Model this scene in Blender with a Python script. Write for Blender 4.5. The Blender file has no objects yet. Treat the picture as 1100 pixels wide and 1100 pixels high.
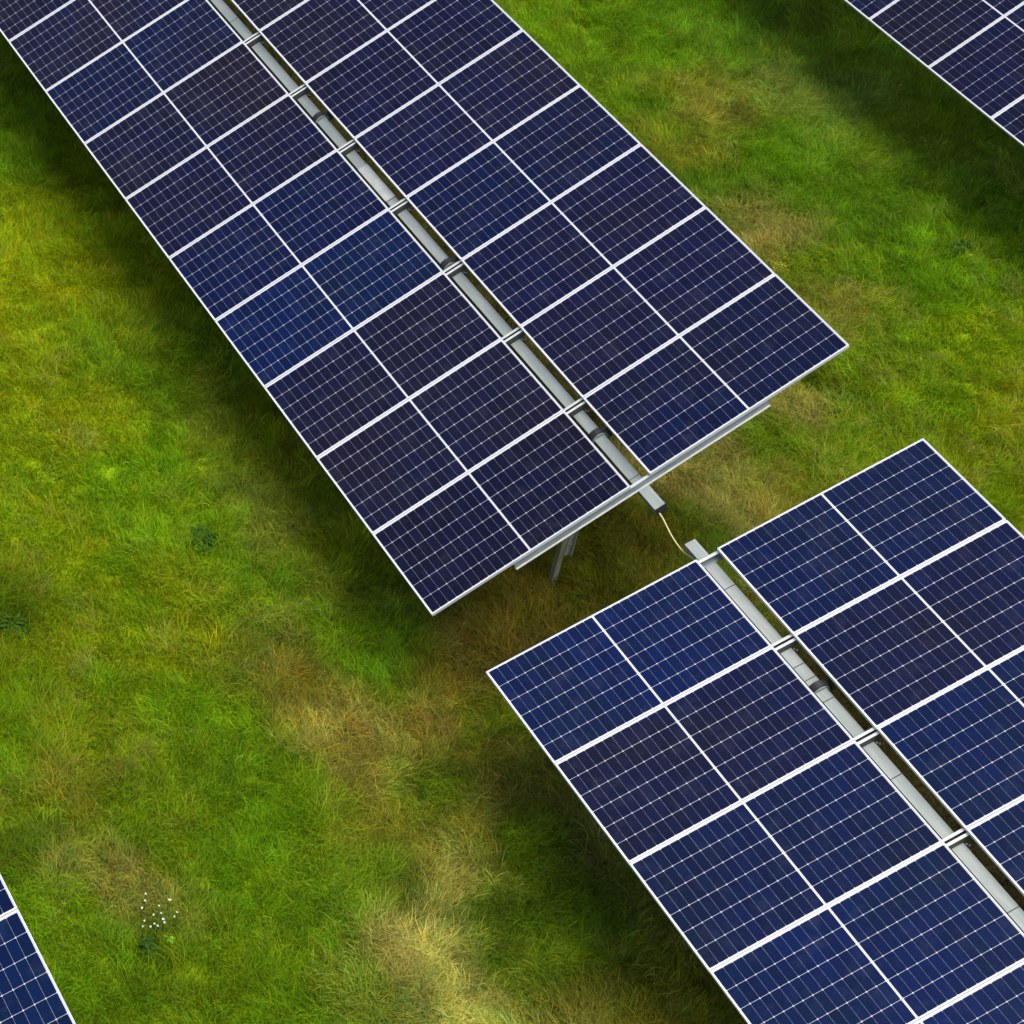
import bpy, math, random
import numpy as np
from mathutils import Matrix, Vector
C = bpy.context.scene
R = math.radians
# ------------------------------------------------------------ camera
ZG = 2.0                       # height of the torque tube axis above the ground
cam_d = bpy.data.cameras.new('camera'); cam = bpy.data.objects.new('camera', cam_d)
C.collection.objects.link(cam); C.camera = cam
CP = (11.2019, -11.6109, 14.8170 + ZG)
rx, rz, rr = 0.8604379, 1.1567337, 0.0332065
cam.matrix_world = Matrix.Translation(CP) @ Matrix.Rotation(rz, 4, 'Z') @ Matrix.Rotation(rx, 4, 'X') @ Matrix.Rotation(rr, 4, 'Z')
cam_d.sensor_width = 36.0
cam_d.lens = 2520.33 / 1100 * 36
cam_d.shift_x = 588.54 / 1100
cam_d.shift_y = -230.07 / 1100
cam_d.clip_start = 0.5; cam_d.clip_end = 1500
# ------------------------------------------------------------ light
SUN = Vector((0.20, 0.16, 1.0)).normalized()
w = bpy.data.worlds.new('World'); C.world = w; w.use_nodes = True
nt = w.node_tree; bg = nt.nodes['Background']
sky = nt.nodes.new('ShaderNodeTexSky'); sky.sky_type = 'NISHITA'; sky.sun_disc = False
sky.sun_elevation = math.asin(SUN.z); sky.sun_rotation = math.atan2(SUN.x, SUN.y)
sky.air_density = 1.0; sky.dust_density = 4.0; sky.ozone_density = 1.0
nt.links.new(sky.outputs[0], bg.inputs[0]); bg.inputs[1].default_value = 0.085
sd = bpy.data.lights.new('sun', 'SUN'); so = bpy.data.objects.new('sun', sd); C.collection.objects.link(so)
sd.energy = 1.5; sd.angle = R(46); sd.color = (1.0, 0.95, 0.86)
so.rotation_euler = SUN.to_track_quat('Z', 'Y').to_euler(); so.location = (0, 0, 30)
C.view_settings.view_transform = 'Standard'; C.view_settings.look = 'None'
C.view_settings.exposure = 1.40; C.view_settings.gamma = 1.0; C.view_settings.use_curve_mapping = False
C.render.engine = 'CYCLES'
C.cycles.max_bounces = 6

rng = np.random.default_rng(7); random.seed(7)
# ------------------------------------------------------------ materials
def mat(name, col, rough=0.5, metal=0.0, spec=0.5):
    m = bpy.data.materials.new(name); m.use_nodes = True
    b = m.node_tree.nodes['Principled BSDF']
    b.inputs['Base Color'].default_value = (*col, 1); b.inputs['Roughness'].default_value = rough
    b.inputs['Metallic'].default_value = metal; b.inputs['Specular IOR Level'].default_value = spec
    return m, m.node_tree.nodes, m.node_tree.links, b
def mottled(name, ca, cb, scale, rough=0.5, metal=0.0, spec=0.5, stretch=(1, 1, 1), bump=0.0, lo=.35, hi=.65):
    m, N, K, b = mat(name, ca, rough, metal, spec)
    tc = N.new('ShaderNodeTexCoord'); mp = N.new('ShaderNodeMapping'); mp.inputs['Scale'].default_value = stretch
    no = N.new('ShaderNodeTexNoise'); no.inputs['Scale'].default_value = scale; no.inputs['Detail'].default_value = 6
    rp = N.new('ShaderNodeValToRGB'); e = rp.color_ramp.elements
    e[0].position = lo; e[1].position = hi; e[0].color = (*ca, 1); e[1].color = (*cb, 1)
    K.new(tc.outputs['Object'], mp.inputs['Vector']); K.new(mp.outputs[0], no.inputs['Vector'])
    K.new(no.outputs['Fac'], rp.inputs['Fac']); K.new(rp.outputs[0], b.inputs['Base Color'])
    if bump:
        bp = N.new('ShaderNodeBump'); bp.inputs['Strength'].default_value = bump; bp.inputs['Distance'].default_value = 0.01
        K.new(no.outputs['Fac'], bp.inputs['Height']); K.new(bp.outputs[0], b.inputs['Normal'])
    return m
M_frame = mottled('anodised_frame', (.47, .485, .51), (.54, .55, .56), 6, .45, 0, .4, lo=.3, hi=.7)
M_galv = mottled('galvanised_steel', (.215, .25, .235), (.28, .305, .29), 9, .55, .35, .5, (0.3, 2, 2), .04)
M_galv_pale = mottled('pale_galvanised_steel', (.33, .345, .325), (.40, .41, .385), 14, .55, .25, .5)
M_purlin = mottled('purlin_steel', (.17, .215, .23), (.25, .29, .305), 12, .45, .35, .5, (2, .4, 2), .04)
M_channel = mottled('shaded_channel_steel', (.035, .042, .043), (.06, .066, .066), 12, .6, .2, .3, (2, .4, 2), .04)  # purlin steel darkened so the colour carries the shade below the flanges
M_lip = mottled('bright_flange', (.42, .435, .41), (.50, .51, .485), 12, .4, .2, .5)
M_post = mottled('weathered_post', (.19, .21, .13), (.30, .31, .23), 5, .6, .2, .4, (3, 3, .6), .05)
M_black = mottled('black_polymer', (.008, .008, .011), (.018, .018, .022), 20, .5, 0, .5)
M_dark = mottled('tube_inside_shade', (.006, .006, .006), (.012, .012, .012), 20, .8)
M_cable = mottled('cream_cable_jacket', (.40, .37, .14), (.46, .43, .20), 30, .5)
M_back = mottled('white_backsheet', (.43, .44, .49), (.47, .48, .53), 8, .25, 0, .2)

# solar cell: colour of each module comes from its object colour, mottled by a slow noise and a little dust
m, N, K, b = mat('silicon_cell', (.01, .012, .06), .16, 0, .12)
M_cell = m
oi = N.new('ShaderNodeObjectInfo'); geo = N.new('ShaderNodeNewGeometry')
no = N.new('ShaderNodeTexNoise'); no.inputs['Scale'].default_value = .8; no.inputs['Detail'].default_value = 3
no.inputs['Distortion'].default_value = .6
K.new(geo.outputs['Position'], no.inputs['Vector'])
rp = N.new('ShaderNodeMapRange'); rp.inputs['From Min'].default_value = .36; rp.inputs['From Max'].default_value = .66
K.new(no.outputs['Fac'], rp.inputs['Value'])
mx = N.new('ShaderNodeMix'); mx.data_type = 'RGBA'; mx.blend_type = 'MULTIPLY'; mx.inputs['Factor'].default_value = 1
cr = N.new('ShaderNodeValToRGB'); e = cr.color_ramp.elements
e[0].color = (.72, .95, 1.22, 1); e[1].color = (1.28, 1.06, .84, 1)
K.new(rp.outputs[0], cr.inputs['Fac']); K.new(oi.outputs['Color'], mx.inputs[6]); K.new(cr.outputs[0], mx.inputs[7])
# slight cell-to-cell tone
mu = N.new('ShaderNodeMix'); mu.data_type = 'RGBA'; mu.blend_type = 'MULTIPLY'; mu.inputs['Factor'].default_value = 1
mr = N.new('ShaderNodeMapRange'); mr.inputs['To Min'].default_value = .84; mr.inputs['To Max'].default_value = 1.16
K.new(geo.outputs['Random Per Island'], mr.inputs['Value'])
cb_ = N.new('ShaderNodeCombineColor')
for i in range(3): K.new(mr.outputs[0], cb_.inputs[i])
K.new(mx.outputs[2], mu.inputs[6]); K.new(cb_.outputs[0], mu.inputs[7])
# dust
dn = N.new('ShaderNodeTexNoise'); dn.inputs['Scale'].default_value = 5; dn.inputs['Detail'].default_value = 8; dn.inputs['Roughness'].default_value = .7
K.new(geo.outputs['Position'], dn.inputs['Vector'])
dr = N.new('ShaderNodeMapRange'); dr.inputs['From Min'].default_value = .52; dr.inputs['From Max'].default_value = .85
dr.inputs['To Max'].default_value = .12; K.new(dn.outputs['Fac'], dr.inputs['Value'])
dm = N.new('ShaderNodeMix'); dm.data_type = 'RGBA'; dm.inputs[7].default_value = (.11, .12, .14, 1)
K.new(dr.outputs[0], dm.inputs['Factor']); K.new(mu.outputs[2], dm.inputs[6]); K.new(dm.outputs[2], b.inputs['Base Color'])

# ------------------------------------------------------------ mesh helpers
class MB:
    def __init__(s): s.v = []; s.f = []; s.mi = []
    def quad(s, pts, mi=0):
        k = len(s.v); s.v += [tuple(p) for p in pts]; s.f.append(tuple(range(k, k + len(pts)))); s.mi.append(mi)
    def box(s, x0, x1, y0, y1, z0, z1, mi=0, bev=0.0):
        k = len(s.v); c = bev
        if c <= 0:
            s.v += [(x, y, z) for z in (z0, z1) for y in (y0, y1) for x in (x0, x1)]
            for q in ((0, 2, 3, 1), (4, 5, 7, 6), (0, 1, 5, 4), (2, 6, 7, 3), (0, 4, 6, 2), (1, 3, 7, 5)):
                s.f.append(tuple(k + i for i in q)); s.mi.append(mi)
            return
        ring = [(x0 + c, y0), (x1 - c, y0), (x1, y0 + c), (x1, y1 - c), (x1 - c, y1), (x0 + c, y1), (x0, y1 - c), (x0, y0 + c)]
        s.v += [(x, y, z0) for x, y in ring] + [(x, y, z1) for x, y in ring]
        s.f.append(tuple(k + i for i in range(7, -1, -1))); s.f.append(tuple(k + 8 + i for i in range(8))); s.mi += [mi, mi]
        for i in range(8):
            j = (i + 1) % 8; s.f.append((k + i, k + j, k + 8 + j, k + 8 + i)); s.mi.append(mi)
    def prism(s, prof, y0, y1, mi=0):          # closed profile of (x, z) drawn along y
        n = len(prof); k = len(s.v)
        s.v += [(x, y0, z) for x, z in prof] + [(x, y1, z) for x, z in prof]
        for i in range(n):
            j = (i + 1) % n; s.f.append((k + i, k + n + i, k + n + j, k + j)); s.mi.append(mi)
        s.f.append(tuple(k + i for i in range(n))); s.f.append(tuple(k + n + i for i in range(n - 1, -1, -1))); s.mi += [mi, mi]
    def ring(s, x0, x1, r0, r1, cy=0, cz=0, n=28, a0=0, a1=2 * math.pi, mi=0):   # hollow ring round the x axis
        full = abs(a1 - a0 - 2 * math.pi) < 1e-6; k = len(s.v); m_ = n if full else n + 1
        for i in range(m_):
            a = a0 + (a1 - a0) * i / n; cc, ss = math.cos(a), math.sin(a)
            s.v += [(x0, cy + r0 * cc, cz + r0 * ss), (x1, cy + r0 * cc, cz + r0 * ss), (x1, cy + r1 * cc, cz + r1 * ss), (x0, cy + r1 * cc, cz + r1 * ss)]
        for i in range(n):
            j = (i + 1) % m_
            for q in range(4):
                s.f.append((k + i * 4 + q, k + i * 4 + (q + 1) % 4, k + j * 4 + (q + 1) % 4, k + j * 4 + q)); s.mi.append(mi)
        if not full:
            s.f.append((k, k + 1, k + 2, k + 3)); e_ = k + (m_ - 1) * 4; s.f.append((e_ + 3, e_ + 2, e_ + 1, e_)); s.mi += [mi, mi]
    def mesh(s, name, mats, smooth=False):
        me = bpy.data.meshes.new(name); me.from_pydata(s.v, [], s.f); me.update()
        for q in mats: me.materials.append(q)
        me.polygons.foreach_set('material_index', s.mi)
        if smooth: me.polygons.foreach_set('use_smooth', [True] * len(s.f))
        me.validate(); return me
def link(name, me, parent=None, loc=(0, 0, 0), rot=(0, 0, 0)):
    o = bpy.data.objects.new(name, me); C.collection.objects.link(o); o.parent = parent
    o.location = loc; o.rotation_euler = rot; return o
def tag(o, label=None, cat=None, group=None, kind=None):
    for k_, v_ in (('label', label), ('category', cat), ('group', group), ('kind', kind)):
        if v_: o[k_] = v_
    return o

# ------------------------------------------------------------ parts of a tracker table
PITCH, MW, ML, GAP = 1.06, 1.048, 2.10, 0.2076
# laminate: white backsheet with 6 x 24 half cells, corners cut, behind glass
def laminate():
    s = MB(); hw, hl = MW / 2 - .006, ML / 2 - .006
    s.box(-hw, hw, -hl, hl, -.010, -.0035, 0)
    cu, cv = 0.1700, 0.0853; gu, gv, mid, ch = .0029, .0014, .018, .0062
    for half in (-1, 1):
        for j in range(12):
            for i in range(6):
                x0 = -3 * cu + i * cu + gu / 2; x1 = x0 + cu - gu
                if half > 0: y0 = mid / 2 + j * cv + gv / 2
                else: y0 = -mid / 2 - (j + 1) * cv + gv / 2
                y1 = y0 + cv - gv
                s.quad([(x0 + ch, y0, -.0025), (x1 - ch, y0, -.0025), (x1, y0 + ch, -.0025), (x1, y1 - ch, -.0025),
                        (x1 - ch, y1, -.0025), (x0 + ch, y1, -.0025), (x0, y1 - ch, -.0025), (x0, y0 + ch, -.0025)], 1)
    return s.mesh('solar_module', [M_back, M_cell])
def frame():
    s = MB(); a, b_ = MW / 2, ML / 2; l = .0105
    s.box(-a, a, -b_, -b_ + l, -.035, 0, 0, .0012); s.box(-a, a, b_ - l, b_, -.035, 0, 0, .0012)
    s.box(-a, -a + l, -b_ + l, b_ - l, -.035, 0); s.box(a - l, a, -b_ + l, b_ - l, -.035, 0)
    return s.mesh('module_frame', [M_frame])
def jbox():
    s = MB()
    s.box(-.05, .05, -.03, .03, -.028, -.0102, 0, .006)
    return s.mesh('junction_box', [M_black])
PL = 1.345                                     # half length of a purlin
def purlin_mesh():                             # lipped channel, open side up, plus a foot plate on the tube
    s = MB(); t = .003; W_, H = .036, .074
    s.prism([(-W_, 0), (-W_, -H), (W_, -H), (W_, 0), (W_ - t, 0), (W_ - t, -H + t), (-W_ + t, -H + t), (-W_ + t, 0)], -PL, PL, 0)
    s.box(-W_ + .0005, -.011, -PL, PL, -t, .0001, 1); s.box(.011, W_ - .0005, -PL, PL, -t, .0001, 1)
    for y0, y1 in ((-GAP / 2 - ML, -GAP / 2), (GAP / 2, GAP / 2 + ML)): s.box(-.0048, .0048, y0, y1, .001, .024, 2)
    s.box(W_ + .001, W_ + .05, .058, .094, -H - .03, -H - .022, 0); s.box(W_ + .01, W_ + .022, .066, .078, -H - .022, -H - .008, 1, .003); s.box(W_ + .03, W_ + .042, .078, .090, -H - .022, -H - .010, 1, .003)
    return s.mesh('purlin', [M_channel, M_lip, M_frame])
def end_purlin_mesh(sgn):                      # plain C channel under the last frame; web faces outward
    s = MB(); t = .003; H = .074
    pr = [(sgn * .002, 0), (sgn * .002, -H), (-sgn * .05, -H), (-sgn * .05, -H + t), (sgn * (.002 - t), -H + t), (sgn * (.002 - t), 0)]
    s.prism(pr, -PL, PL, 0)
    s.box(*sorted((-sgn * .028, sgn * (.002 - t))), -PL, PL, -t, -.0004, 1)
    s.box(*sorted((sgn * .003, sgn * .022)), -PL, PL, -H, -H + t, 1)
    s.box(*sorted((sgn * .0022, sgn * .0045)), -PL, PL, -H * .46, -H * .40, 0)
    return s.mesh('end_purlin', [M_purlin, M_lip])
TW = .0525                                     # half width of the square torque tube
TC = -.0225                                    # its centre below the rotation axis
def tube_mesh(x0, x1, seams, plates):
    s = MB(); cuts = [x0] + sorted(seams) + [x1]; t = .005; g = .004
    for a, b_ in zip(cuts[:-1], cuts[1:]):
        a_ = a if a == x0 else a + g; bb = b_ if b_ == x1 else b_ - g
        s.box(a_, bb, -TW, TW, TC + TW - t, TC + TW, 0); s.box(a_, bb, -TW, TW, TC - TW, TC - TW + t, 0)
        s.box(a_, bb, -TW, -TW + t, TC - TW + t, TC + TW - t, 0); s.box(a_, bb, TW - t, TW, TC - TW + t, TC + TW - t, 0)
    s.box(x0 + .12, x1 - .12, -TW + t + .001, TW - t - .001, TC - TW + t + .001, TC + TW - t - .001, 2)
    s.box(x0 - .006, x0 + .02, -TW + .006, TW - .006, TC - TW + .006, TC + TW - .006, 2); s.box(x1 - .02, x1 + .006, -TW + .002, TW - .002, TC - TW + .002, TC + TW - .0055, 2)  # near-black end plugs stand in for the shade inside the open tube
    for a, b_ in plates:
        s.box(a, b_, -TW - .004, TW + .004, TC + TW + .001, TC + TW + .005, 1); s.box(a, b_, -TW - .005, -TW - .001, TC - TW, TC + TW, 1)
    return s.mesh('torque_tube', [M_galv, M_galv_pale, M_dark])
def bearing_mesh():
    s = MB(); s.ring(-.028, .028, .074, .100, 0, TC, mi=0); s.ring(-.036, -.028, .070, .092, 0, TC, mi=0)
    s.ring(.032, .040, .060, .088, 0, TC, mi=1, a0=R(-10), a1=R(200))
    s.box(-.03, .03, .095, .135, TC - .05, TC + .02, 0, .006); s.box(-.03, .03, -.13, -.095, TC - .05, TC + .0, 0, .006)
    return s.mesh('bearing', [M_black, M_galv])
def bracket_mesh():
    s = MB(); s.box(-.006, .0, .004, .064, -1.60, -.13, 0, .002); s.box(.0, .035, .058, .063, -1.60, -.13, 0)
    s.box(-.05, .05, -.07, .075, -.136, -.124, 0)
    for z in (-.2, -.3, -.42, -1.2, -1.45): s.box(.0003, .010, .026, .044, z - .009, z + .009, 1, .003)
    return s.mesh('post_head', [M_galv_pale, M_lip])
def post_mesh():
    s = MB(); z0, z1 = -ZG - .25, -.30; y = -.028
    s.box(-.012, -.0065, y - .028, y + .028, z0, z1, 0); s.box(-.062, -.012, y - .028, y - .023, z0, z1, 0); s.box(-.062, -.012, y + .023, y + .028, z0, z1, 0)
    return s.mesh('post', [M_post])
ME_lam, ME_fr, ME_jb, ME_pu, ME_be, ME_br, ME_po = laminate(), frame(), jbox(), purlin_mesh(), bearing_mesh(), bracket_mesh(), post_mesh()
ME_ep = {1: end_purlin_mesh(1), -1: end_purlin_mesh(-1)}
NAVY = (0.00422, 0.00646, 0.02720); VIV = (0.00150, 0.00816, 0.04080); IND = (0.00578, 0.00612, 0.02448); PLUM = (0.00816, 0.00714, 0.01836); DK = (0.00544, 0.00544, 0.01904); SLATE = (0.00680, 0.00680, 0.02244)
PAL = dict(n=NAVY, v=VIV, i=IND, p=PLUM, d=DK, s=SLATE, m=(.0026, .0078, .036))

def table(u0, n0, n1, tilt, y, z, cols_l, cols_r, bear, seams, plates, ext0, ext1, label, tw=0.0, slope=0.0):
    """module boundaries at u0 + k*PITCH for k in n0..n1; the row runs along x"""
    root = link('solar_tracker', None, None, (u0, y, 0))
    tag(root, label, 'solar panels', 'single axis solar trackers')
    zc = ZG + z; nz = .14
    def T(x): return tilt + tw * (u0 + x)
    def at(x, v, n):
        t = T(x); return (x, v * math.cos(t) - n * math.sin(t), zc + slope * (u0 + x) + v * math.sin(t) + n * math.cos(t))
    for k in range(n0, n1):
        xc = (k + .5) * PITCH
        for side, cols in ((-1, cols_l), (1, cols_r)):
            c = PAL[cols[(k - n0) % len(cols)]]
            j = .84 * rng.uniform(.9, 1.12); jj = rng.uniform(.95, 1.05)
            sag = rng.normal(0, .0012)
            mo = link('solar_module', ME_lam, root, at(xc, side * (GAP / 2 + ML / 2), nz + sag), (T(xc), rng.normal(0, .0008), 0))
            mo.color = (c[0] * j * jj, c[1] * j, c[2] * j / jj, 1)
            link('module_frame', ME_fr, mo); link('junction_box', ME_jb, mo)
    for k in range(n0, n1 + 1):
        x = k * PITCH
        if k == n0: me, xx = ME_ep[-1], x + .006
        elif k == n1: me, xx = ME_ep[1], x - .006
        else: me, xx = ME_pu, x
        link('purlin', me, root, at(xx, 0, nz - .0352), (T(x), 0, 0))
    x0, x1 = n0 * PITCH - ext0, n1 * PITCH + ext1
    link('torque_tube', tube_mesh(x0, x1, seams, plates), root, (0, 0, zc + slope * u0), (tilt, -slope, 0))
    for x in bear:
        link('bearing', ME_be, root, at(x, 0, 0), (T(x), 0, 0))
        p = link('post', ME_po, root, (x, 0, zc)); link('post_head', ME_br, p)
    return root
P_ = PITCH
table(.006, -14, 0, .46300, 0, 0, 'iiiissnsinmssd', 'sssssssiiiniin', [-.72, -3.32, -5.93, -8.6, -11.3, -13.9], [-.13, -4.42, -7.9, -11.2], [(-5.0, -4.428)], .2, .262,
      'long tilted tracker row with dark plum and navy panels, ending above the cream cable', tw=.00099)
table(.9163, 0, 9, .30393, .0419, -.0715, 'mnmvvvvvv', 'mnvvvvvmv', [1.52, 5.4, 8.4], [.33, 1.27, 1.42, 1.66, 2.5, 3.84, 6.1], [], .245, .2,
      'bright blue tracker row below the cream cable, corner pointing into the dry grass', slope=.00317)
table(-6.1346, -6, 5, .50061, 9.6782, .2766, 'sssisnsiini', 'issniisnnin', [-5.4, -2.8, -.2, 2.4, 4.6], [-2.1, 3.0], [], .25, .25,
      'tracker row cut off by the upper right corner, over dark shaded grass')
table(2.6577, -2, 6, .29336, -9.3659, .2711, 'vvvvnvvn', 'vvvvnvvn', [-1, 1.6, 4.2], [.7, 3.1], [], .25, .25,
      'tracker row in the lower left corner, only the edge of two blue panels showing')

# cable sagging from one tube to the next
cp = [(.20, -.005, -.045), (.309, 0, -.058), (.395, 0, -.101), (.48, 0, -.141), (.606, 0, -.167), (.699, 0, -.158), (.772, 0, -.123), (.88, .01, -.118), (1.0, .012, -.122)]
cu = bpy.data.curves.new('cable', 'CURVE'); cu.dimensions = '3D'; sp = cu.splines.new('NURBS'); sp.points.add(len(cp) - 1)
for q, (a, b_, c_) in zip(sp.points, cp): q.co = (a, b_, c_ + ZG, 1)
sp.order_u = 4; sp.use_endpoint_u = True; sp.resolution_u = 8; cu.bevel_depth = .0072; cu.bevel_resolution = 4
co = bpy.data.objects.new('cable', cu); C.collection.objects.link(co); cu.materials.append(M_cable)
dg = bpy.context.evaluated_depsgraph_get(); cme = bpy.data.meshes.new_from_object(co.evaluated_get(dg)); bpy.data.objects.remove(co)
cab = link('cable', cme); tag(cab, 'thin cream cable sagging between the ends of the two torque tubes', 'cable')
for p_ in cme.polygons: p_.use_smooth = True
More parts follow.
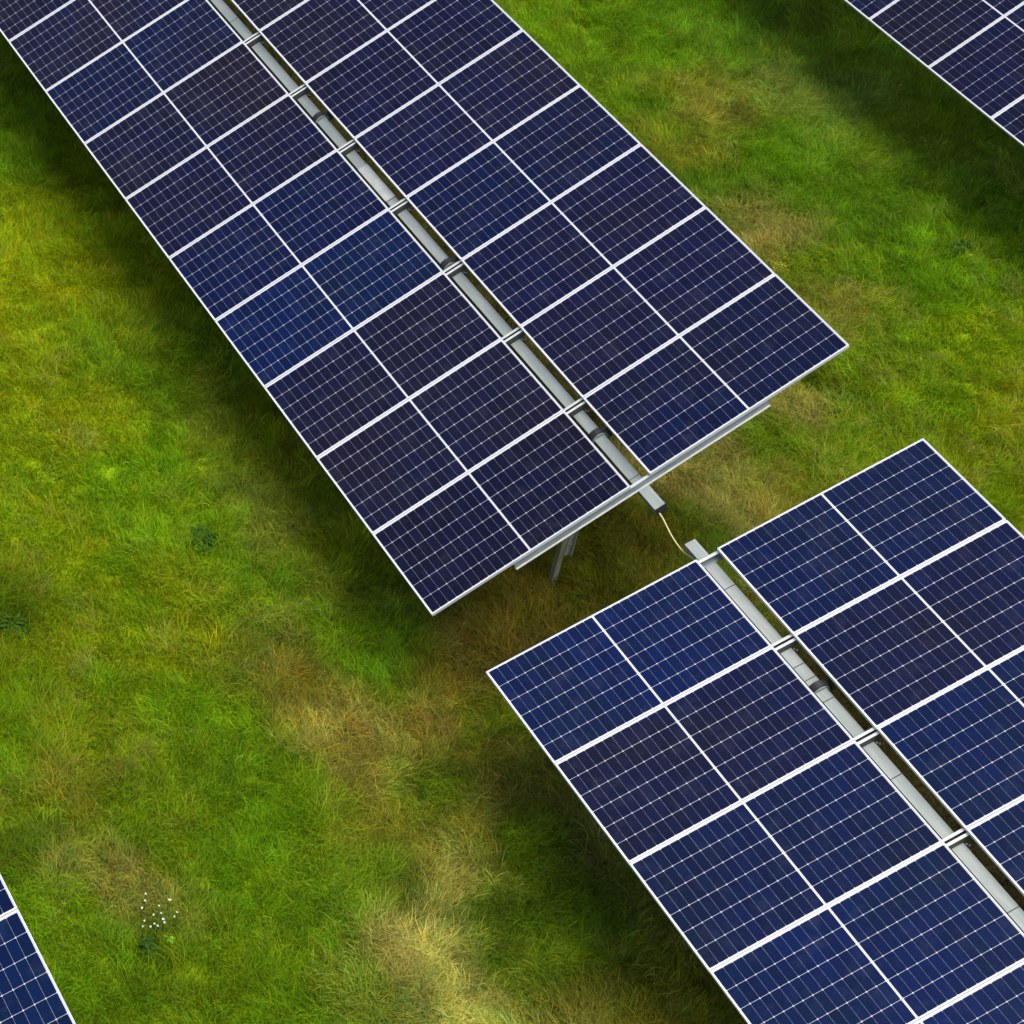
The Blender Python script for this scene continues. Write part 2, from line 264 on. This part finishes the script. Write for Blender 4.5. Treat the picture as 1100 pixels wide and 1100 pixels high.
ANCH=[(-9.06,-2.19,0.1388,0.2479,0.0026,0,0.6),(-7.65,-2.45,0.2551,0.3188,0.0019,0,0.2),(-6.24,-3.3,0.2356,0.3124,0.0019,0,0.1),(-6.41,-2.43,0.2406,0.3124,0.002,0,0.2),(-4.74,-3.52,0.2416,0.3124,0.0019,0.05,0.1),(-4.82,-2.52,0.1244,0.2221,0.0019,0,0.3),(-3.52,-3.04,0.1693,0.3023,0.002,0,0.2),(-3.15,-4.24,0.2032,0.3124,0.0019,0.05,0.15),(-1.92,-5.07,0.2171,0.284,0.0019,0,0.3),(-2.06,-5.16,0.0617,0.1102,0.0019,0,0.4),(-1.96,-4.19,0.191,0.284,0.0019,0.06,0.2),(-0.7,-4.97,0.2169,0.2803,0.0063,0.12,0.3),(-0.91,-5.52,0.1828,0.2837,0.0027,0.06,0.25),(-0.16,-5.85,0.16,0.2569,0.004,0.06,0.3),(-0.04,-5.27,0.1711,0.1998,0.0069,0.18,0.4),(0.56,-5.9,0.0955,0.1706,0.0019,0.06,0.3),(0.96,-5.65,0.2516,0.2558,0.0386,0.27,0.4),(1.18,-6.1,0.1583,0.2826,0.0019,0.05,0.3),(1.73,-5.67,0.11,0.1964,0.0019,0,0.3),(2,-5.21,0.1482,0.2287,0.0028,0.1,0.4),(-2.59,-2.78,0.1661,0.2967,0.0025,0,0.3),(-1.58,-2.89,0.1738,0.284,0.0057,0.05,0.4),(-1.59,-3.58,0.23,0.284,0.0024,0.12,0.3),(-0.78,-3.99,0.1575,0.2813,0.0019,0.03,0.3),(0.05,-4.5,0.1347,0.2189,0.0027,0.06,0.3),(0.79,-4.51,0.1412,0.2522,0.0019,0,0.4),(1.39,-4.55,0.1506,0.2689,0.0019,0,0.5),(2.2,-4.71,0.1509,0.2695,0.002,0,0.5),(1.92,-4.21,0.1264,0.2258,0.0022,0,0.6),(0.62,-4.96,0.1424,0.2476,0.0021,0.06,0.3),(-3.2,-1.82,0.2354,0.2942,0.0092,0.1,0.6),(-2.35,-2.17,0.2087,0.2588,0.0212,0.3,0.7),(-1,-3,0.1448,0.1962,0.0101,0.4,0.7),(-0.33,-3.74,0.1512,0.2701,0.002,0,0.5),(-0.18,-3.05,0.2213,0.1977,0.0134,0.6,0.9),(-0.77,-2.43,0.1547,0.2762,0.0022,0.1,0.8),(-1.16,-1.81,0.2354,0.2942,0.0177,0.1,0.8),(-0.29,-2.11,0.1582,0.2824,0.0052,0.05,0.9),(0.26,-2.82,0.3288,0.2946,0.0368,0.7,1),(0.35,-2.29,0.2659,0.2179,0.0242,0.7,1),(0.86,-2.97,0.2229,0.2127,0.0222,0.6,1),(1.04,-2.51,0.1736,0.28,0.0059,0.2,1),(0.92,-3.66,0.1505,0.2687,0.0019,0,0.7),(1.36,-3.07,0.2727,0.2782,0.0154,0.4,1),(1.62,-2.67,0.3288,0.2946,0.0111,0.6,1),(1.88,-2.79,0.3672,0.3564,0.072,0.9,1),(1.71,-3.74,0.1525,0.2722,0.0019,0.1,0.8),(1.89,-3.29,0.0683,0.1101,0.0019,0.3,1),(2.2,-3.75,0.3672,0.3564,0.072,0.7,1),(2.33,-3.29,0.5184,0.5076,0.104,0.9,1),(2.85,-3.07,0.3672,0.3564,0.072,0.9,1),(2.7,-3.69,0.3672,0.3564,0.072,0.8,1),(2.68,-4.2,0.1636,0.2603,0.0123,0.4,0.9),(3.13,-3.42,0.5184,0.5076,0.104,0.9,1),(1.28,-1.89,0.3024,0.2711,0.0306,0.8,1),(0.69,-1.71,0.177,0.251,0.0027,0.3,1),(-0.29,-1.51,0.1887,0.1523,0.0091,0.5,1),(-0.43,-1.22,0.1887,0.1528,0.0143,0.5,1),(1.86,-2.07,0.1551,0.2613,0.0031,0.05,0.9),(2.23,-2.68,0.0828,0.1478,0.0019,0,1),(2.29,-2.26,0.1069,0.1908,0.0026,0,1),(1.89,-1.71,0.2536,0.2588,0.0394,0.4,1),(2.81,-2.68,0.1158,0.1868,0.0024,0.2,1),(2.75,-2.1,0.146,0.2607,0.0037,0.1,1),(3.27,-2.26,0.1873,0.1953,0.0129,0.4,1),(3.58,-1.93,0.2536,0.2588,0.0149,0.4,1),(2.93,-1.66,0.2536,0.2588,0.031,0.3,1),(-0.64,-0.47,0.1887,0.1528,0.0096,0.5,1),(-0.34,-0.03,0.1251,0.1369,0.0017,0.4,1),(-0.66,0.83,0.1106,0.1212,0.0046,0.3,1),(0.09,-0.52,0.0786,0.0641,0.0078,0.5,1),(-0.91,1.22,0.1676,0.1545,0.0083,0.4,0.9),(-1.24,1.79,0.3288,0.2946,0.0611,0.8,1),(-1.44,2.39,0.3288,0.2946,0.0611,0.8,0.9),(-0.82,2.16,0.3288,0.2946,0.0611,0.7,1),(-0.67,1.49,0.0859,0.1534,0.0019,0.05,0.9),(-1.45,2.74,0.116,0.2071,0.0019,0,0.7),(-1.5,3.37,0.1696,0.2736,0.0019,0.2,0.6),(-0.9,2.68,0.2665,0.2728,0.0114,0.5,0.8),(-1.99,3.87,0.3288,0.2946,0.0611,0.9,0.6),(-1.55,4.01,0.1543,0.2756,0.0019,0.05,0.3),(-1.73,4.75,0.1803,0.284,0.0019,0.1,0.3),(-2.14,4.48,0.106,0.171,0.0019,0.2,0.4),(-2.21,5.14,0.1743,0.2811,0.0076,0.2,0.4),(-2.39,5.93,0.1549,0.2766,0.0019,0,0.2),(-2.05,6.41,0.182,0.284,0.0019,0,0.15),(-2.84,6.96,0.1342,0.2723,0.0013,0,0.2),(-1.26,5.97,0.2285,0.2856,0.0019,0.1,0.2),(-1.31,5.03,0.1456,0.26,0.0019,0.1,0.2),(-0.47,4.91,0.1761,0.2522,0.0019,0.2,0.2),(-3.02,5.17,0.2724,0.278,0.028,0.4,0.4),(-3.89,5.59,0.1326,0.2237,0.0027,0.165,0.6),(-4.43,5.36,0.2679,0.2642,0.0451,0.385,0.7),(-3.18,6.07,0.123,0.2496,0.0013,0.055,0.4),(-5.42,5.44,0.1001,0.2032,0.0013,0.055,0.7),(-6.03,5.35,0.2009,0.2193,0.0083,0.275,0.7),(-6.91,5.71,0.1273,0.2584,0.0013,0.055,0.8),(-5.79,5.99,0.1205,0.2444,0.002,0.0275,0.9),(-5.4,6.51,0.105,0.2344,0.0015,0,1),(-4.65,6.46,0.1074,0.2181,0.0015,0.0275,0.9),(-4.28,6.97,0.0945,0.1917,0.0017,0.0275,0.9),(-3.83,7.67,0.1506,0.284,0.0038,0.0275,0.9),(-3.26,7.72,0.1751,0.284,0.0024,0.0275,0.7),(-6.62,7.31,0.1964,0.3001,0.0281,0.33,1),(-6.21,7.84,0.1964,0.3001,0.0305,0.275,1),(-6.66,6.08,0.2273,0.2302,0.02,0.33,1),(-7.24,5.94,0.2233,0.2728,0.0091,0.22,1),(-7.67,7.1,0.1315,0.2668,0.0045,0,1),(-8.18,6.33,0.1322,0.2682,0.0018,0,0.8),(-8.38,5.76,0.1545,0.2758,0.0019,0,0.5),(-9.14,5.56,0.1511,0.2699,0.0019,0,0.4),(-8.72,7,0.1209,0.2453,0.0018,0.0275,0.8),(-7.85,7.81,0.1426,0.284,0.0111,0,1),(-7.42,8.36,0.2072,0.3236,0.0124,0.055,1),(-5.81,8.08,0.1964,0.3001,0.002,0.165,1),(-5.15,8.24,0.2059,0.3146,0.011,0.11,1),(-8.12,8.61,0.2025,0.3094,0.0127,0.165,1),(-4.5,8.39,0.2025,0.3094,0.0192,0.165,0.9),(-4.08,-1.79,0.2553,0.3191,0.0174,0,0.7),(-4.9,-1.92,0.2057,0.3124,0.0065,0,0.6),(-7.31,-1.55,0.2589,0.3236,0.0021,0.1,0.5),(-8.42,-1.51,0.2354,0.2942,0.0019,0.1,0.5),(-2.68,-1.57,0.2321,0.2901,0.0051,0,0.8),(-1.76,-1.67,0.2279,0.2849,0.0043,0.05,0.9),(-3.62,-1.38,0.2608,0.284,0.0019,0.2,0.8),(-8.32,-0.22,0.081,0.067,0.0139,0.6,0.6),(-4.4,0.65,0.081,0.067,0.0139,0.6,0.6),(-2.43,1.71,0.081,0.067,0.0139,0.6,0.6),(1.51,1.59,0.081,0.067,0.0139,0.7,0.6),(3.24,1.72,0.075,0.062,0.0174,0.5,0.6),(-10.38,2.83,0.075,0.062,0.0174,0.5,0.6),(2.89,-0.49,0.075,0.062,0.0174,0.5,0.6),(-7.14,2.93,0.075,0.062,0.0174,0.4,0.6),(-2.12,-6.22,0.2516,0.3145,0.0022,0,0.2),(-7.1,-4.26,0.2768,0.346,0.0022,0,0.2),(-1.06,7.32,0.2493,0.3116,0.0022,0,0.2),(1.08,5.32,0.2506,0.3133,0.0022,0.1,0.3)]
ANCH = np.array(ANCH)  # meadow patch colours, some raised to offset the shade near the tables
# ------------------------------------------------------------ ground and grass
def vnoise(x, y, seed):
    r = np.random.default_rng(seed).random((256, 256))
    xi = np.floor(x).astype(int); yi = np.floor(y).astype(int); fx = x - xi; fy = y - yi
    fx = fx * fx * (3 - 2 * fx); fy = fy * fy * (3 - 2 * fy)
    g = lambda a, b_: r[a % 256, b_ % 256]
    return (g(xi, yi) * (1 - fx) + g(xi + 1, yi) * fx) * (1 - fy) + (g(xi, yi + 1) * (1 - fx) + g(xi + 1, yi + 1) * fx) * fy
def fbm(x, y, s, seed, o=4):
    v = 0; a = 1; t = 0
    for i in range(o): v = v + a * vnoise(x * s + 31.7 * i, y * s + 17.3 * i, seed + i); t += a; a *= .55; s *= 2.03
    return v / t
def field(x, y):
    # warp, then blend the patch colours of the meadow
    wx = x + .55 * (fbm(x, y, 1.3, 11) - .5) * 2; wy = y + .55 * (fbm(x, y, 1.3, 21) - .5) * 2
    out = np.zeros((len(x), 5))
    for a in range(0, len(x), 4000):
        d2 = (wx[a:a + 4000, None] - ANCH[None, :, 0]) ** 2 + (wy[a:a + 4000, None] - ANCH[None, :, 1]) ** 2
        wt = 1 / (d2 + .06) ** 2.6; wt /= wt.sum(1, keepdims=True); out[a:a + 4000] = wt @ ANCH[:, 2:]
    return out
GREEN = 1.0
m, N, K, b = mat('meadow_soil', (.05, .07, .01), .9, 0, .1)
at_ = N.new('ShaderNodeVertexColor'); at_.layer_name = 'col'
nz = N.new('ShaderNodeTexNoise'); nz.inputs['Scale'].default_value = 40; nz.inputs['Detail'].default_value = 8
gm = N.new('ShaderNodeNewGeometry'); K.new(gm.outputs['Position'], nz.inputs['Vector'])
rp = N.new('ShaderNodeMapRange'); rp.inputs['From Min'].default_value = .3; rp.inputs['From Max'].default_value = .7; rp.inputs['To Min'].default_value = .4; rp.inputs['To Max'].default_value = 1.1
K.new(nz.outputs['Fac'], rp.inputs['Value'])
vm = N.new('ShaderNodeVectorMath'); vm.operation = 'SCALE'; K.new(at_.outputs['Color'], vm.inputs[0]); K.new(rp.outputs[0], vm.inputs['Scale'])
K.new(vm.outputs[0], b.inputs['Base Color'])
M_soil = m
xs = np.concatenate([[-600, -200, -80, -40], np.arange(-24, 20.01, .4), [40, 80, 200, 600]])
ys = np.concatenate([[-600, -200, -80, -40], np.arange(-20, 24.01, .4), [40, 80, 200, 600]])
X, Y = np.meshgrid(xs, ys); n_x, n_y = len(xs), len(ys)
inner = (np.abs(X) < 30) & (np.abs(Y) < 30)
Z = np.where(inner, (fbm(X + 100, Y + 100, .5, 5) - .5) * .10, 0)
vv = np.stack([X.ravel(), Y.ravel(), Z.ravel()], 1)
idx = np.arange(n_x * n_y).reshape(n_y, n_x)
ff = np.stack([idx[:-1, :-1], idx[:-1, 1:], idx[1:, 1:], idx[1:, :-1]], -1).reshape(-1, 4)
me = bpy.data.meshes.new('ground'); me.from_pydata(vv.tolist(), [], ff.tolist()); me.materials.append(M_soil)
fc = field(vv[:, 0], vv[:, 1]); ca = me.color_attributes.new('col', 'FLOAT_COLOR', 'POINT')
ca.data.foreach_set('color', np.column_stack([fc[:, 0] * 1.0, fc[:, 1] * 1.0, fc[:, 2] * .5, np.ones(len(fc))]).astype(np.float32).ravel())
gr = link('ground', me); tag(gr, kind='structure')

# one grass material; the tone of a tuft comes from the meadow map, the tone of a blade from the blade
m, N, K, b = mat('grass_blade', (.08, .12, .01), .6, 0, .12)
ia = N.new('ShaderNodeAttribute'); ia.attribute_type = 'INSTANCER'; ia.attribute_name = 'col'
ba = N.new('ShaderNodeAttribute'); ba.attribute_type = 'GEOMETRY'; ba.attribute_name = 'bv'
mm = N.new('ShaderNodeMix'); mm.data_type = 'RGBA'; mm.blend_type = 'MULTIPLY'; mm.inputs['Factor'].default_value = 1
K.new(ia.outputs['Color'], mm.inputs[6]); K.new(ba.outputs['Color'], mm.inputs[7]); K.new(mm.outputs[2], b.inputs['Base Color'])
tr = N.new('ShaderNodeBsdfTranslucent'); K.new(mm.outputs[2], tr.inputs['Color'])
ms = N.new('ShaderNodeMixShader'); ms.inputs[0].default_value = .45
K.new(b.outputs[0], ms.inputs[1]); K.new(tr.outputs[0], ms.inputs[2]); K.new(ms.outputs[0], N['Material Output'].inputs['Surface'])
M_grass = m
def tuft(seed, nb, rad, l0, l1, w0, w1, lean, spread, broad=False):
    g = np.random.default_rng(seed); V = []; F = []; B = []
    for i in range(nb):
        r = rad * math.sqrt(g.random()); a = g.random() * 6.283; bx, by = r * math.cos(a), r * math.sin(a)
        L = g.uniform(l0, l1); wd = g.uniform(w0, w1); da = g.normal(0, spread)
        ln = lean * g.uniform(.6, 1.3); th = g.uniform(.05, .35); dth = ln / 4
        tw_ = g.uniform(-1.2, 1.2)
        px, pz = 0., -.02; base = len(V); hue = g.normal(0, .16); val = max(.35, g.normal(1, .27))
        if g.random() < .07: colr = (1.5, 1.45, 1.8)
        else: colr = (val * (1 + hue), val * (1 - hue * .15), val * (1 - hue * 1.0))
        ns = 4; curl = g.normal(0, .25); ang = da
        cx, cy = bx, by
        for k in range(ns + 1):
            f = k / ns; ww = wd * (1 - f ** 1.6 * .93) * (.6 + .4 * min(1, f * 3)) if not broad else wd * math.sin(math.pi * min(.97, .12 + f * .86))
            sa = ang + math.pi / 2; tt = tw_ * f
            ox, oy, oz = math.cos(sa) * ww / 2 * math.cos(tt), math.sin(sa) * ww / 2 * math.cos(tt), ww / 2 * math.sin(tt)
            V.append((cx - ox, cy - oy, pz - oz)); V.append((cx + ox, cy + oy, pz + oz))
            B += [colr, colr]
            st = L / ns; cx += math.cos(ang) * math.sin(th) * st; cy += math.sin(ang) * math.sin(th) * st; pz += math.cos(th) * st
            if pz < .015 and k > 0: pz = .015
            th = min(1.75, th + dth * (1 + f)); ang += curl / ns
        for k in range(ns): F.append((base + 2 * k, base + 2 * k + 1, base + 2 * k + 3, base + 2 * k + 2))
    me = bpy.data.meshes.new('tuft'); me.from_pydata(V, [], F); me.materials.append(M_grass)
    c_ = me.color_attributes.new('bv', 'FLOAT_COLOR', 'POINT')
    c_.data.foreach_set('color', np.column_stack([np.array(B), np.ones(len(B))]).astype(np.float32).ravel())
    return me
tcol = bpy.data.collections.new('grass_tufts')
protos = []
for s_ in range(4): protos.append(tuft(100 + s_, 50, .13, .12, .26, .004, .008, 1.3, 1.0))     # long, combed over
for s_ in range(3): protos.append(tuft(200 + s_, 60, .12, .05, .13, .005, .010, .9, 1.8))          # short turf
for s_ in range(2): protos.append(tuft(300 + s_, 26, .11, .03, .08, .012, .022, 1.2, 2.5, True))   # clover-like leaves
for s_ in range(3): protos.append(tuft(400 + s_, 34, .12, .14, .32, .0025, .005, 1.45, .9))       # thin straw
for i, p_ in enumerate(protos):
    o = bpy.data.objects.new('tuft_%02d' % i, p_); tcol.objects.link(o)
# where tufts stand: the part of the meadow near the view, with a margin
NP = 90000
px = rng.uniform(-19, 9, NP * 2); py = rng.uniform(-10.5, 17, NP * 2)
mw = cam.matrix_world.inverted(); mwn = np.array(mw)
q = np.stack([px, py, np.zeros_like(px), np.ones_like(px)], 1) @ mwn.T
ux = 550 - 588.54 + 2520.33 * q[:, 0] / -q[:, 2]; uy = 550 - 230.07 - 2520.33 * q[:, 1] / -q[:, 2]
near = (ux > -170) & (ux < 1270) & (uy > -170) & (uy < 1270)
px, py = px[near], py[near]; n = len(px); print('tufts', n)
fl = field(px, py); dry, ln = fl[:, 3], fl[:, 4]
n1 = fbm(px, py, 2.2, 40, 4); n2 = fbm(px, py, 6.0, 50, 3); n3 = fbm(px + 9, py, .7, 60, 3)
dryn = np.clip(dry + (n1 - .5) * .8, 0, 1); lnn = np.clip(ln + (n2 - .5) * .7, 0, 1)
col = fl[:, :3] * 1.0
br = np.exp((n2 - .5) * (.35 + .75 * ln) + (n1 - .5) * .4 + rng.normal(0, 1, n) * (.15 + .12 * ln)); col *= br[:, None]
hs = (n1 - .5) * .45 + rng.normal(0, .12, n); col[:, 0] *= np.exp(hs); col[:, 2] *= np.exp(hs * 1.2); col[:, 0] = np.maximum(col[:, 0], col[:, 1] * .48)
straw = np.array([.24, .225, .045])
isdry = rng.random(n) < dryn * .36
k_ = rng.uniform(.45, 1.0, n)[:, None] * isdry[:, None]
col = col * (1 - k_) + straw * (.45 + .5 * (col.mean(1) / .10))[:, None] * k_ * np.array([1, 1, 1])
u_ = rng.random(n); ix = np.empty(n, int)
longm = u_ < lnn
ix[longm] = rng.integers(0, 4, longm.sum()); ix[~longm] = np.where(rng.random((~longm).sum()) < .72, rng.integers(4, 7, (~longm).sum()), rng.integers(7, 9, (~longm).sum()))
st_ = (isdry & (rng.random(n) < .65)) | ((rng.random(n) < .12) & longm); ix[st_] = rng.integers(9, 12, st_.sum())
flow = (fbm(px, py, .9, 70, 2) - .5) * 14 + (fbm(px, py, 3.5, 80, 2) - .5) * 5
rotz = flow + rng.normal(0, .8, n); rotz[~longm] = rng.uniform(0, 6.283, (~longm).sum())
zz = (fbm(px + 100, py + 100, .5, 5) - .5) * .10
pm = bpy.data.meshes.new('grass'); pm.vertices.add(n)
pm.vertices.foreach_set('co', np.stack([px, py, zz], 1).astype(np.float32).ravel())
a = pm.attributes.new('col', 'FLOAT_COLOR', 'POINT'); a.data.foreach_set('color', np.column_stack([col, np.ones(n)]).astype(np.float32).ravel())
a = pm.attributes.new('rotv', 'FLOAT_VECTOR', 'POINT'); a.data.foreach_set('vector', np.stack([rng.normal(0, .12, n), rng.normal(0, .12, n), rotz], 1).astype(np.float32).ravel())
a = pm.attributes.new('scl', 'FLOAT', 'POINT'); a.data.foreach_set('value', (rng.uniform(.65, 1.1, n) * (.8 + .4 * n1)).astype(np.float32))
a = pm.attributes.new('idx', 'INT', 'POINT'); a.data.foreach_set('value', ix.astype(np.int32))
go = link('grass', pm); tag(go, 'green meadow grass with straw coloured dry patches', None, None, 'stuff')
ng = bpy.data.node_groups.new('grass', 'GeometryNodeTree')
ng.interface.new_socket('Geometry', in_out='INPUT', socket_type='NodeSocketGeometry'); ng.interface.new_socket('Geometry', in_out='OUTPUT', socket_type='NodeSocketGeometry')
gi = ng.nodes.new('NodeGroupInput'); gout = ng.nodes.new('NodeGroupOutput')
ip = ng.nodes.new('GeometryNodeInstanceOnPoints'); ci = ng.nodes.new('GeometryNodeCollectionInfo')
ci.inputs['Collection'].default_value = tcol; ci.inputs['Separate Children'].default_value = True; ci.inputs['Reset Children'].default_value = True
def named(nm, ty):
    q_ = ng.nodes.new('GeometryNodeInputNamedAttribute'); q_.data_type = ty; q_.inputs[0].default_value = nm
    return next(o_ for o_ in q_.outputs if o_.enabled and o_.name == 'Attribute')
LK = ng.links.new
LK(gi.outputs[0], ip.inputs['Points']); LK(ci.outputs[0], ip.inputs['Instance']); ip.inputs['Pick Instance'].default_value = True
LK(named('idx', 'INT'), ip.inputs['Instance Index']); LK(named('rotv', 'FLOAT_VECTOR'), ip.inputs['Rotation']); LK(named('scl', 'FLOAT'), ip.inputs['Scale'])
LK(ip.outputs[0], gout.inputs[0])
mod = go.modifiers.new('grass', 'NODES'); mod.node_group = ng

# ------------------------------------------------------------ single plants
def leafmat(name, ca, cb):
    m, N, K, b = mat(name, ca, .7, 0, .1)
    g_ = N.new('ShaderNodeNewGeometry'); r_ = N.new('ShaderNodeValToRGB'); e = r_.color_ramp.elements
    e[0].color = (*ca, 1); e[1].color = (*cb, 1); K.new(g_.outputs['Random Per Island'], r_.inputs['Fac']); K.new(r_.outputs[0], b.inputs['Base Color']); return m
M_weed = leafmat('weed_leaf', (.010, .034, .0015), (.024, .07, .003)); M_lime = leafmat('lime_leaf', (.07, .18, .004), (.11, .23, .012))
M_stem = leafmat('stem', (.035, .06, .013), (.05, .08, .02)); M_petal = leafmat('petal', (.50, .52, .47), (.62, .62, .57))
def rosette(seed, n_, rad, h, l0, l1, wd, mt):
    g = np.random.default_rng(seed); s = MB()
    for i in range(n_):
        a = g.random() * 6.283; r = rad * g.random() ** .7; bx, by, bz = r * math.cos(a), r * math.sin(a), h * (1 - (r / rad) ** 2) * g.uniform(.5, 1)
        aa = a + g.normal(0, .6); L = g.uniform(l0, l1); up = g.uniform(-.1, .7); ca_, sa_ = math.cos(aa), math.sin(aa); w_ = wd * g.uniform(.6, 1.2)
        P = []
        for f, ww in ((0, .15), (.3, .9), (.6, 1), (.85, .55), (1, .05)):
            P.append((bx + ca_ * L * f, by + sa_ * L * f, bz + L * up * f - L * .5 * f * f, ww * w_ / 2))
        for (x0, y0, z0, w0), (x1, y1, z1, w1) in zip(P[:-1], P[1:]):
            s.quad([(x0 + sa_ * w0, y0 - ca_ * w0, z0), (x1 + sa_ * w1, y1 - ca_ * w1, z1), (x1 - sa_ * w1, y1 + ca_ * w1, z1), (x0 - sa_ * w0, y0 + ca_ * w0, z0)])
    return s.mesh('leaves', [mt])
def weed(x, y, seed, n_, rad, h, label, mt=None, cat='weed', l=(.05, .12), w_=.03):
    o = link('weed', rosette(seed, n_, rad, h, l[0], l[1], w_, mt or M_weed), None, (x, y, .03)); tag(o, label, cat); return o
weed(-2.45, -2.98, 1, 130, .12, .12, 'round dark green weed tuft alone in the bright grass left of the long row')
weed(-3.38, 7.23, 2, 80, .10, .12, 'small dark green weed tuft in the grass below the upper right row')
weed(-2.1, -5.15, 3, 90, .14, .08, 'dark green weed patch at the left edge of the meadow')
weed(1.55, -5.50, 4, 26, .05, .10, 'low dark broad leaved plant just below the white wildflowers', l=(.04, .09), w_=.035)
weed(1.58, -5.33, 5, 9, .035, .14, 'tiny lime green plant beside the dark broad leaved plant', M_lime, l=(.03, .06), w_=.03)
fr = link('wildflowers', None, None, (1.405, -5.360, 0)); tag(fr, 'clump of small white wildflowers in the green grass at lower left', 'wildflowers')
g = np.random.default_rng(3)
FP = [(-0.235, 0.002), (-0.147, -0.049), (-0.114, -0.091), (-0.106, 0.156), (-0.062, 0.143), (-0.055, 0.035), (0.01, -0.048), (0.017, 0.018), (0.071, 0.008), (0.093, 0.014), (0.053, -0.163), (0.083, -0.109), (0.095, -0.081), (0.09, -0.044), (0.059, 0.126), (0.065, 0.14), (0.039, -0.148), (0.066, 0.019)]
for lx, ly in FP:
    hz = g.uniform(.22, .30); s = MB()
    s.prism([(-.0015, -.0015), (.0015, -.0015), (.0015, .0015), (-.0015, .0015)], 0, hz)
    me = s.mesh('stem', [M_stem]); st = link('stem', me, fr, (lx, ly, 0), (R(90), 0, 0))
    s = MB()
    for k in range(7):
        a0 = k * .8976 + g.random() * .3; r_ = g.uniform(.007, .013)
        for kk in range(1):
            c0, s0 = math.cos(a0), math.sin(a0); c1, s1 = math.cos(a0 + .42), math.sin(a0 + .42); c2, s2 = math.cos(a0 - .42), math.sin(a0 - .42)
            s.quad([(0, 0, 0), (c2 * r_ * .7, s2 * r_ * .7, .003), (c0 * r_, s0 * r_, .001), (c1 * r_ * .7, s1 * r_ * .7, .003)])
    link('flower_head', s.mesh('flower_head', [M_petal]), fr, (lx, ly, hz + .002), (g.normal(0, .25), g.normal(0, .25), 0))
